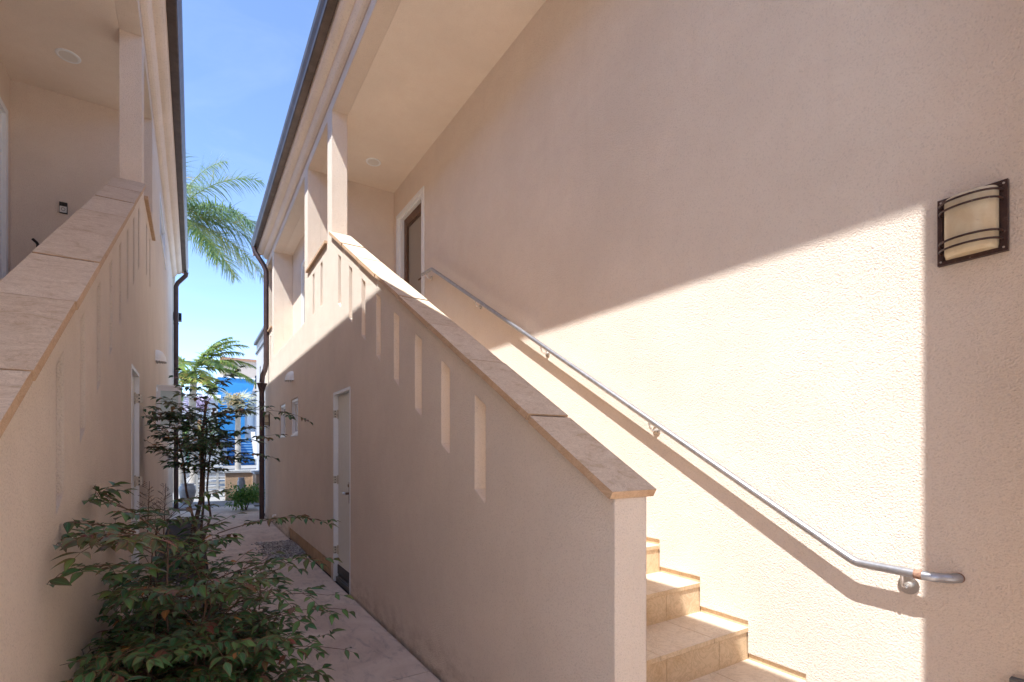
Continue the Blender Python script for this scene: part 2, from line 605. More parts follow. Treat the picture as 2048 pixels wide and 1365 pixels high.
pebbles('gravel', [(random.uniform(0.88, 1.31), random.uniform(7.24, 8.44), random.uniform(-.02, .012)) for _ in range(1500)] + [(random.gauss(.87, .05), random.uniform(7.1, 8.6), .003) for _ in range(160)] + [(random.uniform(.8, 1.29), random.choice((7.2, 8.48)) + random.gauss(0, .05), .003) for _ in range(140)], 0.011, 0.024,
        'patch of grey gravel set into the path below the tan wall base')
pebbles('gravel', [(random.uniform(-0.40, 0.15), random.uniform(1.2, 6.5), random.uniform(-.025, .01)) for _ in range(3400)], 0.012, 0.026,
        'dark gravel in the planting strip under the shrubs')

# ------------------------------------------------------------------ the two stucco buildings
CT = lambda y: 1.297 + 0.577 * (y - 1.353)        # top of the sloping coping
TH = 0.038                                       # its vertical thickness
XF, XB, XM = 1.324, 1.494, 2.54                   # front face, back of front wall, stair side wall
STEP_Y = lambda k: 1.295 + 0.305 * k
STEP_Z = lambda k: 0.302 + 0.174 * k
NLAND = 14
LAND_Z = STEP_Z(NLAND)

def rect(y0, y1, z0, z1):
    return [(y0, z0), (y1, z0), (y1, z1), (y0, z1)]
def sslot(yc, w=0.125):
    y0, y1 = yc - w / 2, yc + w / 2
    return [(y0, CT(y0) - .715), (y1, CT(y1) - .715), (y1, CT(y1) - .185), (y0, CT(y0) - .185)]

def building(left):
    if left:
        DZ = 0.06
        tf = lambda p: (0.919 - p[0], p[1], p[2] + DZ)
        root = thing('apartment_building', 'peach stucco building on the left of the alley, wholly in shade', 'building', (-1.0, 4.0, 0))
        yend, yeave = 14.4, 14.15
    else:
        tf = IDENT
        root = thing('apartment_building', 'peach stucco building on the right with the sunlit stairwell and tall plain wall', 'building', (2.0, 4.0, 0))
        yend, yeave = 12.05, 11.6
    NB = lambda: MB(tf, left)
    YS = -0.45 if left else -0.8
    fyz = lambda d: (lambda a, b_, dd: (dd, a, b_))
    F = lambda a, b_, d: (d, a, b_)
    # front wall with the sloping stair wall, openings and slots
    outer = [(1.365, -.2), (yend, -.2), (yend, 5.42), (YS, 5.42)] + ([(YS, 5.27)] if left else [(YS, -.2), (0.22, -.2), (0.22, 5.27)]) + [
             (5.855, 5.27), (5.855, CT(5.855) - TH), (1.365, CT(1.365) - TH)]
    holes = [rect(6.08, 7.27, 3.84, 5.27 - .001)]
    holes += [sslot(2.40 + 0.4445 * k) for k in range(8)]
    holes += [rect(6.345, 6.46, 3.19, 3.72), rect(6.82, 6.935, 3.19, 3.72)]
    if left:
        holes += [rect(8.85, 10.5, 4.48, 5.12), rect(4.88, 5.53, -.1, 2.05), rect(8.02, 8.66, 1.64, 2.2)]
    else:
        holes += [rect(7.50, 10.69, 3.22, 5.269), rect(10.90, 11.78, 3.84, 5.269),
                  rect(11.10, 11.2, 3.19, 3.72), rect(11.45, 11.55, 3.19, 3.72),
                  rect(5.07, 5.785, -.05, 2.068), rect(8.03, 8.68, 1.64, 2.22), rect(9.24, 9.88, 1.64, 2.22),
                  rect(5.905, 8.91, -.06, 0.166)]
    w = NB()
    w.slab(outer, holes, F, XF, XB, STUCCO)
    w.build('front_wall', root)
    # the tall wall beside the stair, its lower edge stepped above the treads
    pts = [(YS, -.2), (STEP_Y(-1), -.2)]
    g = 0.036
    for k in range(-1, NLAND + 1):
        pts += [(STEP_Y(k), STEP_Z(k) + g)]
        if k < NLAND:
            pts += [(STEP_Y(k + 1), STEP_Z(k) + g)]
    pts += [(6.10, LAND_Z + g), (6.10, 4.86), (7.13, 4.86), (7.13, LAND_Z + g), (7.27, LAND_Z + g), (7.27, 5.27), (YS, 5.27)]
    w = NB()
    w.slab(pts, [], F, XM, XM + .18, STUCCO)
    w.build('stair_side_wall', root)
    # porch end wall, far walls, closing walls
    w = NB()
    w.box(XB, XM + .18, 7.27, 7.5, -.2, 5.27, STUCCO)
    w.build('porch_end_wall', root)
    w = NB()
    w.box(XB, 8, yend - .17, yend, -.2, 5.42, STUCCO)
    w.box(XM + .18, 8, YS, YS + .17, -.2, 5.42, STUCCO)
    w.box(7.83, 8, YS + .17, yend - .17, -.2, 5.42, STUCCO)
    w.build('outer_wall', root)
    if not left:
        w = NB()
        w.slab(rect(7.5, 10.69, 3.0, 5.27), [rect(8.35, 9.78, 3.42, 4.82)], F, 1.667, 1.76, STUCCO)
        w.box(XB, 1.76, 10.69, 10.90, 3.0, 5.27, STUCCO)
        w.box(XB, 1.667, 7.5, 10.69, 3.0, 3.22, STUCCO)
        w.box(2.3, 2.4, 10.90, 11.88, 2.6, 5.27, STUCCO)
        w.box(XB, 2.3, 10.90, 11.88, 2.6, 2.74, STUCCO)
        w.build('niche_wall', root)
    else:
        w = NB()
        w.extrude([(1.6, .4), (5.84, .4), (5.84, 3.7), (1.6, 1.3)], F, XB + .001, XB + .02, SOIL)  # unseen dark panel added behind the left slots to deepen their shade
        w.build('slot_shade_panel', root)
        w = NB()
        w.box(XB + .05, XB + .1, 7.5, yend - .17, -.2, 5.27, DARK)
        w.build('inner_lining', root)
    # soffit
    w = NB()
    w.box(XB, XM + .18, YS, yend - .17, 5.27, 5.40, SOFFIT)
    w.build('soffit', root)
    # landing
    w = NB()
    w.box(XB, XM + .03, STEP_Y(NLAND) + .02, 7.27, LAND_Z - .16, LAND_Z - .002, STEP_TREAD)
    w.build('landing', root)
    # cornice
    prof = [(1.322, 5.40), (1.292, 5.405), (1.272, 5.415), (1.25, 5.44), (1.238, 5.465), (1.235, 5.485), (1.200, 5.487),
            (1.180, 5.494), (1.155, 5.512), (1.138, 5.538), (1.134, 5.575), (1.134, 5.60), (1.322, 5.60)]
    w = NB()
    w.extrude(prof, lambda a, b_, d: (a, d, b_), YS, yeave, CORNICE)
    w.build('cornice', root)
    # gutter: an open trough with a rolled lip
    go = [(1.13, 5.70), (1.13, 5.575), (1.055, 5.570), (1.045, 5.578), (1.038, 5.615), (1.015, 5.655), (1.008, 5.70), (1.016, 5.708)]
    gi = [(1.020, 5.700), (1.020, 5.66), (1.045, 5.62), (1.052, 5.585), (1.122, 5.585), (1.122, 5.70)]
    w = NB()
    w.extrude(go + gi, lambda a, b_, d: (a, d, b_), YS - .1, yeave + .05, GUTTER, True, True)
    w.box(1.022, 1.124, yeave + .035, yeave + .047, 5.587, 5.69, GUTTER)
    gut = w.build('gutter', root)
    # roof
    w = NB()
    w.extrude([(1.10, 5.61), (8.3, 7.9), (8.3, 8.02), (1.085, 5.735)], lambda a, b_, d: (a, d, b_), YS - .1, yend + .1, ROOF)
    w.extrude([(1.34, 5.61), (8.0, 5.61), (8.0, 7.7)], lambda a, b_, d: (a, d, b_), YS + .05, yend - .02, STUCCO)
    w.build('roof', root)
    # coping tiles on the stair wall
    ys = [1.335, 1.881, 2.475, 3.034, 3.590, 4.173, 4.736, 5.288, 5.85]
    for i in range(len(ys) - 1):
        y0, y1 = ys[i] + .007, ys[i + 1] - .007
        sl = 0.577
        n = Vector((0, -sl, 1)).normalized() * 0.033
        jit = random.uniform(-.004, .004)
        xa, xb = XF - .032 + random.uniform(-.003, .003), XB + .032
        c = []
        for off in (1, 0):
            for y in (y0, y1):
                for x in (xa, xb):
                    p = Vector((x, y, CT(y) + jit)) - n * off
                    c.append(tuple(p))
        w = NB()
        w.hexa(c, TILE_EDGE, TILE_TOP)
        w.build('coping_tile', root)
        if i:
            ym = ys[i]
            n = Vector((0, -sl, 1)).normalized()
            c = [tuple(Vector((x, y, CT(y))) - n * off) for off in (.032, .005) for y in (ym - .0065, ym + .0065) for x in (XF - .012, XB + .012)]
            w = NB()
            w.hexa(c, GROUT)
            w.build('mortar_joint', root)
    for y0, y1 in ([(6.09, 6.66), (6.67, 7.26)] if left else [(6.09, 6.66), (6.67, 7.26), (10.91, 11.77)]):
        w = NB()
        w.box(XF - .032, XB + .03, y0, y1, 3.842, 3.875, TILE_EDGE, TILE_TOP)
        w.build('coping_tile', root)
    # upper door with white casing and frosted glass
    d = NB()
    d.slab(rect(6.23, 7.00, LAND_Z + .03, 4.775), [rect(6.34, 6.89, LAND_Z + .26, 4.65)], F, XM + .06, XM + .105, BROWN_WOOD)
    d.slab(rect(6.34, 6.89, LAND_Z + .26, 4.65), [rect(6.365, 6.865, LAND_Z + .285, 4.625)], F, XM + .068, XM + .10, BRONZE)
    dd = d.build('upper_door', root)
    d = NB(); d.box(XM + .08, XM + .088, 6.36, 6.87, LAND_Z + .28, 4.63, FROST); d.build('glass_pane', dd)
    d = NB(); d.tube([(XM + .06, 6.285, 3.72), (XM + .025, 6.285, 3.72), (XM + .025, 6.36, 3.72)], .011, BRONZE); d.build('handle', dd)
    d = NB()
    for y0, y1, x0, x1, zt in ((6.101, 6.165, XM - .018, XM + .03, 4.859), (6.165, 6.23, XM + .015, XM + .12, 4.81)):
        d.box(x0, x1, y0, y1, LAND_Z, zt, WHITE_PAINT)
        d.box(x0, x1, 13.23 - y1, 13.23 - y0, LAND_Z, zt, WHITE_PAINT)
    d.box(XM - .018, XM + .03, 6.165, 7.065, 4.80, 4.859, WHITE_PAINT)
    d.box(XM + .015, XM + .12, 6.23, 7.00, 4.775, 4.80, WHITE_PAINT)
    d.build('door_frame', dd)
    # ground floor door
    y0, y1, zt = (4.88, 5.53, 2.05) if left else (5.07, 5.785, 2.068)
    rec = 0.03 if left else 0.045
    d = NB()
    d.box(XF + rec, XF + rec + .045, y0 + .035, y1 - .035, .10, zt - .035, DOOR_PAINT if not left else WHITE_PAINT)
    dd = d.build('ground_floor_door', root)
    d = NB()
    d.box(XF - .004, XF + .165, y0, y0 + .03, -.05, zt, WHITE_PAINT)
    d.box(XF - .004, XF + .165, y1 - .03, y1, -.05, zt, WHITE_PAINT)
    d.box(XF - .004, XF + .165, y0 + .03, y1 - .03, zt - .03, zt, WHITE_PAINT)
    d.build('door_frame', dd)
    for z in (0.32, 1.10, 1.83):
        d = NB()
        d.box(XF + rec - .058, XF + rec - .012, y1 - .036, y1 - .0305, z - .04, z + .04, BRASS)
        for q in (-.03, 0, .03):
            d.box(XF + rec - .04, XF + rec - .03, y1 - .038, y1 - .0355, z + q - .006, z + q + .006, DARK)
        d.tube([(XF + rec - .006, y1 - .04, z - .05), (XF + rec - .006, y1 - .04, z + .05)], .007, BRASS, 8)
        d.build('hinge', dd)
    if not left:
        d = NB()
        d.box(XF + rec - .012, XF + rec - .001, y0 + .125, y0 + .195, .88, 1.10, BRONZE)
        d.tube([(XF + rec - .012, y0 + .16, .985), (XF + rec - .055, y0 + .16, .985)], .013, BRONZE)
        d.tube([(XF + rec - .055, y0 + .153, .985), (XF + rec - .06, y0 + .20, .985), (XF + rec - .055, y0 + .26, .982)], [.012, .012, .009], CHROME)
        d.tube([(XF + rec - .012, y0 + .16, 1.065), (XF + rec - .028, y0 + .16, 1.065)], .017, BRONZE)
        d.build('handle', dd)
        d = NB()
        d.box(XF + rec - .008, XF + rec + .05, y0 + .031, y1 - .031, .055, .155, DARK)
        d.box(XF + .02, XF + .165, y0 + .031, y1 - .031, -.04, .022, GREY_BOX)
        d.box(XF + .04, XF + .085, y0 + .031, y1 - .031, .023, .04, GREY_BOX)
        d.build('threshold', dd)
        w = NB()
        w.box(XF + .022, XB - .02, 5.9, 8.92, -.2, .18, TAN_BAND)
        w.build('wall_base', root)
        w = NB()
        w.tube([(XF + .01, 10.35, .19), (XF - .05, 10.35, .19), (XF - .06, 10.35, .16)], .012, WHITE_PAINT, 8)
        w.build('pipe_stub', root)
    def window(y0, y1, z0, z1, x, glass, name='window', mullion=0):
        d = NB()
        e = .045
        d.slab(rect(y0, y1, z0, z1), [rect(y0 + e, y1 - e, z0 + e, z1 - e)], F, x - .012, x + .05, WINDOW_VINYL)
        d.slab(rect(y0 + e, y1 - e, z0 + e, z1 - e), [rect(y0 + e + .025, y1 - e - .025, z0 + e + .025, z1 - e - .025)], F, x + .012, x + .045, WINDOW_VINYL)
        if mullion:
            d.box(x + .008, x + .04, (y0 + y1) / 2 - .02, (y0 + y1) / 2 + .02, z0 + e + .025, z1 - e - .025, WINDOW_VINYL)
        o = d.build(name, root)
        d = NB()
        d.box(x + .028, x + .034, y0 + e + .02, y1 - e - .02, z0 + e + .02, z1 - e - .02, glass)
        d.build('glass_pane', o)
        d = NB()
        d.box(x - .03, x - .013, y0 - .012, y1 + .012, z0 - .012, z0 + .02, WINDOW_VINYL)
        d.build('window_sill', o)
        return o
    if left:
        window(8.852, 10.498, 4.482, 5.118, XF + .01, DARK_GLASS, 'window', 1)
        o = window(8.022, 8.658, 1.642, 2.198, XF + .01, DARK_GLASS)
        d = NB()   # the sash swung out square to the wall
        G = lambda a, b_, dd_: (a, dd_, b_)
        d.slab(rect(XF - .27, XF - .012, 1.66, 2.20), [rect(XF - .24, XF - .045, 1.69, 2.15)], G, 8.03, 8.065, WINDOW_VINYL)
        d.box(XF - .28, XF - .006, 8.02, 8.075, 2.2, 2.225, WINDOW_VINYL)
        q = d.build('open_sash', o)
        d = NB(); d.box(XF - .245, XF - .04, 8.042, 8.05, 1.685, 2.155, AQUA); d.build('glass_pane', q)
    else:
        window(8.032, 8.678, 1.642, 2.218, XF + .03, PALE_GLASS)
        window(9.242, 9.878, 1.642, 2.218, XF + .03, PALE_GLASS)
        window(8.352, 9.778, 3.422, 4.818, 1.68, DARK_GLASS)
    return root
random.seed(11)
right_building = building(False)
left_building = building(True)

# unseen block added behind the viewer to darken faces turned towards it
o = thing('rear_shade_block', 'unseen stucco block added behind the viewpoint to hold back light', 'building', (0, -6, 0))
b = MB()
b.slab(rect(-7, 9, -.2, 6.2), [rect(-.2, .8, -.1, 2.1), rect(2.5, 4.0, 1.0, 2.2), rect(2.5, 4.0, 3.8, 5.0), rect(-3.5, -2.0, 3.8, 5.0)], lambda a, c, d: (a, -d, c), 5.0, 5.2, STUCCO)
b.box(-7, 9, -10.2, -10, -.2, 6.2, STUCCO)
b.box(-7, -6.8, -10, -5.2, -.2, 6.2, STUCCO)
b.box(8.8, 9, -10, -5.2, -.2, 6.2, STUCCO)
b.box(-6.8, 8.8, -10, -5.2, 6.0, 6.2, ROOF)
b.build('wall', o)
b = MB(); b.box(-.2, .8, -5.14, -5.1, -.1, 2.1, DOOR_PAINT); b.build('door', o)
for x, z in ((2.5, 1.0), (2.5, 3.8), (-3.5, 3.8)):
    b = MB(); b.box(x, x + 1.5, -5.14, -5.1, z, z + 1.2, DARK_GLASS); b.build('window', o)

# ------------------------------------------------------------------ staircase
st = thing('staircase', 'tiled outdoor stair climbing between the slotted stair wall and the sunlit wall', 'staircase', (2.0, 1.0, 0))
random.seed(5)
for k in range(-1, NLAND):
    y, z, y2 = STEP_Y(k), STEP_Z(k), STEP_Y(k + 1)
    off = random.uniform(-.05, .05)
    cuts = [XB + .001, XB + .33 + off, XB + .73 + off, XM + .012]
    b = MB()
    for a, c in zip(cuts[:-1], cuts[1:]):
        b.box(a + .0015, c - .0015, y, y2 + .03, z - .025, z, STEP_RISER, STEP_TREAD)
    b.build('tread', st)
    off = random.uniform(-.05, .05)
    cuts = [XB + .001, XB + .36 + off, XB + .76 + off, XM + .012]
    b = MB()
    zb = z - .174 if k > -1 else -.05
    for a, c in zip(cuts[:-1], cuts[1:]):
        b.box(a + .0015, c - .0015, y + .006, y + .024, zb - .02, z - .0255, STEP_RISER)
    b.build('riser', st)
    b = MB()
    b.box(XM + .0125, XM + .03, y + .004, y2 + .02, z - .174, z + .05, STEP_RISER)
    b.build('skirting', st)
b = MB()
b.extrude([(STEP_Y(-1) + .03, -.1), (STEP_Y(NLAND) + .03, LAND_Z - .33), (STEP_Y(NLAND) + .03, LAND_Z - .5), (STEP_Y(0) + .3, -.1)],
          lambda a, b_, d: (d, a, b_), XB + .002, XM + .01, CONCRETE)
b.build('stair_slab', st)

# ------------------------------------------------------------------ handrail
hr = thing('handrail', 'galvanised pipe handrail running up the sunlit stair wall', 'handrail', (2.47, 1.0, 0.9))
XR = 2.468
def arc(p0, p1, p2, n=6, r=0.25):
    p0, p1, p2 = Vector(p0), Vector(p1), Vector(p2)
    a, c = p1 + (p0 - p1).normalized() * r, p1 + (p2 - p1).normalized() * r
    return [tuple((1 - t) ** 2 * a + 2 * t * (1 - t) * p1 + t * t * c) for t in [i / n for i in range(n + 1)]]
top0, top1, low, end = (XR, 6.0, 3.668), (XR, 5.70, 3.650), (XR, 1.045, .946), (XR, .79, .940)
pts = [top0] + arc(top0, top1, low, 4, .025) + arc(top1, low, end, 4, .025) + [(XR, .83, .941)]
b = MB(); b.tube(pts, .0190, GALV, 16); b.build('rail', hr)
b = MB(); b.tube([(XR, .832, .941), (XR, .805, .9405)], .0197, RUST, 16); b.build('rusty_weld', hr)
b = MB()
b.tube([(XR, .808, .9405), (XR + .003, .775, .940), (XR + .016, .745, .940), (XR + .038, .722, .940), (XR + .066, .712, .940)], .0190, GALV, 16)
b.build('rail_return', hr)
b = MB(); b.tube([(XR + .062, .7125, .940), (XR + .0705, .7115, .940)], .0196, RUST, 16); b.build('rusty_edge', hr)
def rail_z(y):
    if y > 5.70:
        return 3.66
    if y < 1.045:
        return .943
    return .946 + (3.650 - .946) * (y - 1.045) / (5.70 - 1.045)
for y, r in ((5.86, .028), (4.577, .028), (3.414, .028), (2.23, .030), (0.875, .038)):
    zr = rail_z(y)
    zp = zr - .068
    b = MB()
    b.disc((XM - .0005, y, zp), (-1, 0, 0), r, .007, CHROME, 24)
    b.disc((XM - .007, y, zp), (-1, 0, 0), .013, .012, SCREW, 16)
    br = b.build('bracket', hr)
    b = MB()
    b.tube([(XM - .015, y, zp), (XM - .045, y, zp - .004), (XM - .064, y, zp + .012), (XR, y, zp + .034), (XR, y, zr - .017)], .0065, CHROME, 10)
    b.build('arm', br)

# ------------------------------------------------------------------ wall lamp (faces -x)
def wall_lamp(loc, label):
    o = thing('wall_lamp', label, 'wall lamp', loc, 'bronze wall lamps')
    X, Y, Z = loc
    hw, hh = .103, .131
    b = MB()
    b.box(X - .012, X + .0, Y - hw, Y + hw, Z - hh, Z + hh, LAMP_METAL)
    for (a0, a1, c0, c1) in ((-hw, hw, hh - .016, hh), (-hw, hw, -hh, -hh + .016), (-hw, -hw + .016, -hh + .016, hh - .016), (hw - .016, hw, -hh + .016, hh - .016)):
        b.box(X - .020, X - .0125, Y + a0, Y + a1, Z + c0, Z + c1, LAMP_METAL)
    b.build('backplate', o)
    W, D, H = .078, .072, .115
    N = 18
    def sec(w, d, n=N):
        return [(-d * (math.cos(math.pi / 2 * (2 * i / n - 1)) ** 0.7), w * math.sin(math.pi / 2 * (2 * i / n - 1))) for i in range(n + 1)]
    V, Fc = [], []
    levels = [(-H + .0, .75), (-H + .006, .93), (-H + .016, 1.0), (H - .016, 1.0), (H - .006, .94), (H, .78)]
    for z, s in levels:
        for (dx, dy) in sec(W * (0.97 if s < 1 else 1), D * s):
            V.append((X - .0125 + dx, Y + dy, Z + z))
    n1 = N + 1
    for i in range(len(levels) - 1):
        for k in range(N):
            a = i * n1 + k
            Fc.append((a, a + n1, a + n1 + 1, a + 1))
    b = MB()
    b.add(V, Fc, SHADE, True)
    b.add(V, [tuple(range(n1)), tuple(range(len(V) - n1, len(V)))[::-1]], SHADE)
    b.build('lamp_shade', o)
    for z in (.092, .062, -.058, -.088):
        b = MB()
        s = sec(W + .012, D + .009)
        pth = [(X - .010, Y - W - .014, Z + z)] + [(X - .0165 + dx, Y + dy, Z + z) for dx, dy in s] + [(X - .010, Y + W + .014, Z + z)]
        b.tube(pth, .0042, LAMP_METAL, 8)
        b.build('band', o)
    for sy in (-1, 1):
        for sz in (-1, 1):
            b = MB()
            b.disc((X - .0195, Y + sy * (hw - .011), Z + sz * (hh - .013)), (-1, 0, 0), 0.0036, .003, SCREW, 10)
            b.build('screw', o)
    return o
wall_lamp((XM, .671, 2.31), 'large bronze wall lamp with cream glass beside the shadow edge on the tall stair wall')
wall_lamp((XF, 11.38, 2.03), 'small distant wall lamp seen edge on by the right downspout')

# ------------------------------------------------------------------ small fixtures
def ceiling_light(x, y, z, label):
    o = thing('ceiling_light', label, 'ceiling light', (x, y, z), 'recessed porch lights')
    b = MB()
    b.lathe([(.072, -.006), (.078, -.010), (.094, -.008), (.099, -.002), (.099, 0.0)], (x, y, z), WHITE_PAINT, 32)
    b.build('trim_ring', o)
    b = MB()
    b.lathe([(.0, -.005), (.04, -.006), (.0735, -.0065)], (x, y, z), frosted_white, 32)
    b.build('lens', o)
frosted_white = plain('frosted_lens', (0.72, 0.70, 0.66), 0.5, var=0.02)
ceiling_light(2.03, 6.62, 5.27, 'round recessed porch light in the right building soffit near the upper door')
ceiling_light(-1.04, 6.53, 5.33, 'round recessed porch light in the left building soffit')

def vent_hood(x, y, z, sgn, label, louver):
    o = thing('vent_hood', label, 'vent hood', (x, y, z), 'white wall vent hoods')
    b = MB()
    V, Fc = [], []
    N, M = 14, 7
    for i in range(M + 1):
        t = i / M
        r = math.sin(t * math.pi / 2) ** 0.85
        zz = z + .145 * math.cos(t * math.pi / 2)
        for k in range(N + 1):
            an = math.pi * k / N
            V.append((x + sgn * .115 * r * math.sin(an), y + .095 * r * math.cos(an), zz))
    for i in range(M):
        for k in range(N):
            a = i * (N + 1) + k
            q = (a, a + N + 1, a + N + 2, a + 1)
            Fc.append(q if sgn < 0 else q[::-1])
    b.add(V, Fc, WHITE_PAINT, True)
    rim = [(x + sgn * .118 * math.sin(math.pi * k / N), y + .098 * math.cos(math.pi * k / N), z - .004) for k in range(N + 1)]
    b.tube(rim, .005, WHITE_PAINT, 8)
    b.build('hood', o)
    b = MB()
    for k in range(louver):
        an = math.pi * (k + .5) / louver
        px, py = x + sgn * .112 * math.sin(an), y + .092 * math.cos(an)
        b.box(px - .006, px + .006, py - .006, py + .006, z - .022, z - .006, SCREW)
    b.build('bird_guard', o)
vent_hood(XF, 8.47, 2.515, -1, 'white vent hood above the two small windows on the right wall', 10)
vent_hood(-.405, 7.9, 2.575, 1, 'white vent hood above the open window on the left wall', 12)

o = thing('doorbell', 'small doorbell camera on the left porch end wall', 'doorbell', (-1.195, 7.27, 4.02))
b = MB(); b.box(-1.229, -1.162, 7.247, 7.2695, 4.022, 4.14, BLACK); b.build('body', o)
b = MB(); b.box(-1.225, -1.166, 7.2435, 7.2468, 4.026, 4.094, LIGHT_GREY); b.build('face', o)
b = MB()
b.tube([(-1.1955 + .016 * math.cos(t * math.pi / 8), 7.243, 4.062 + .016 * math.sin(t * math.pi / 8)) for t in range(17)], .0025, GREY_BOX, 6); b.build('button', o)
b = MB(); b.disc((-1.1955, 7.2468, 4.117), (0, -1, 0), .009, .004, DARK_GLASS); b.build('camera_lens', o)

o = thing('wall_bracket', 'small black hook below the doorbell behind the left coping', 'bracket', (-1.40, 7.27, 3.6))
b = MB()
b.box(-1.415, -1.385, 7.25, 7.2695, 3.56, 3.64, BLACK)
b.tube([(-1.40, 7.25, 3.63), (-1.40, 7.19, 3.635), (-1.42, 7.15, 3.65)], .014, BLACK, 10)
b.tube([(-1.40, 7.25, 3.58), (-1.36, 7.17, 3.56)], .012, BLACK, 10)
b.build('hook', o)

o = thing('outlet_box', 'grey outlet box low on the shaded wall at the photo corner', 'outlet box', (XM, .5, .55))
b = MB()
b.slab(rect(.40, .562, .49, .612), [rect(.42, .542, .51, .592)], lambda a, c, d: (d, a, c), XM - .03, XM - .0005, GREY_BOX)
b.build('box', o)
b = MB(); b.box(XM - .022, XM - .016, .421, .541, .511, .591, LIGHT_GREY); b.build('cover', o)

def downspout(label, pts_up, hopper, pts_low, r, loc):
    o = thing('downspout', label, 'downspout', loc, 'bronze downspouts')
    b = MB(); b.tube(pts_up, r, PIPE_BROWN, 14); b.build('upper_pipe', o)
    if hopper:
        x, y, z = hopper
        b = MB()
        b.lathe([(.045, -.19), (.052, -.16), (.085, -.03), (.10, -.012), (.10, .004), (.088, .004), (.05, -.02)], hopper, PIPE_BROWN, 16)
        b.build('hopper', o)
        b = MB(); b.tube(pts_low, r, PIPE_BROWN, 14); b.build('lower_pipe', o)
    zs = [1.2, 2.4] if hopper else [1.0, 2.8, 4.4]
    q = pts_low[-1] if hopper else pts_up[-1]
    for z in zs:
        b = MB(); b.lathe([(r + .001, -.015), (r + .006, -.015), (r + .006, .015), (r + .001, .015)], (q[0], q[1], z), PIPE_BROWN, 14); b.build('strap', o)
downspout('brown downspout with a funnel hopper at the far corner of the right building',
          [(1.07, 11.50, 5.58), (1.07, 11.50, 5.50), (1.11, 11.48, 5.42), (1.23, 11.44, 5.22), (1.272, 11.42, 5.10), (1.272, 11.42, 3.20), (1.255, 11.42, 3.08), (1.205, 11.42, 2.94), (1.193, 11.42, 2.80)],
          (1.193, 11.42, 2.78), [(1.193, 11.42, 2.62), (1.193, 11.42, 0.0)], .048, (1.193, 11.42, 0))
downspout('plain brown downspout at the far corner of the left building',
          [(-.13, 14.12, 5.62), (-.14, 14.14, 5.54), (-.30, 14.22, 5.36), (-.335, 14.24, 5.28), (-.335, 14.24, 0.0)], None, None, .048, (-.335, 14.24, 0))

o = thing('floodlight', 'black twin floodlight on the far corner of the left building', 'floodlight', (-.36, 14.5, 4.6))
b = MB(); b.box(-.40, -.23, 14.42, 14.6, 4.52, 4.70, BLACK); b.build('housing', o)
for x in (-.33, -.275):
    for z in (4.57, 4.64):
        b = MB(); b.lathe([(0, 0), (.02, .002), (.026, .01)], (0, 0, 0), DARK_GLASS, 12)
        b.v = [(x + v[0], 14.415 - v[2] * .5, z + v[1]) for v in b.v]
        b.build('lamp', o)

# ------------------------------------------------------------------ plants
def leaflet(b, p, d, n, L, W, m, rnd, red, droop=0.25, st=5):
    """one pointed leaflet from p along d, facing n"""
    d = d.normalized()
    s = d.cross(n)
    if s.length < 1e-4:
        s = Vector((1, 0, 0))
    s.normalize()
    n = s.cross(d).normalized()
    V, A, F = [], [], []
    prof = [0.10, 0.72, 1.0, 0.80, 0.42, 0.0]
    for i in range(6):
        t = i / 5
        c = p + d * (L * t) - n * (droop * L * t * t)
        w = W * prof[i] * .5
        lift = n * (w * .35)
        V += [c - s * w + lift, c, c + s * w + lift]
        A += [(rnd, 1.0, red), (rnd, 0.0, red), (rnd, 1.0, red)]
        if i:
            a = (i - 1) * 3
            F += [(a, a + 1, a + 4, a + 3), (a + 1, a + 2, a + 5, a + 4)]
    b.add(V, F, m, True, A)

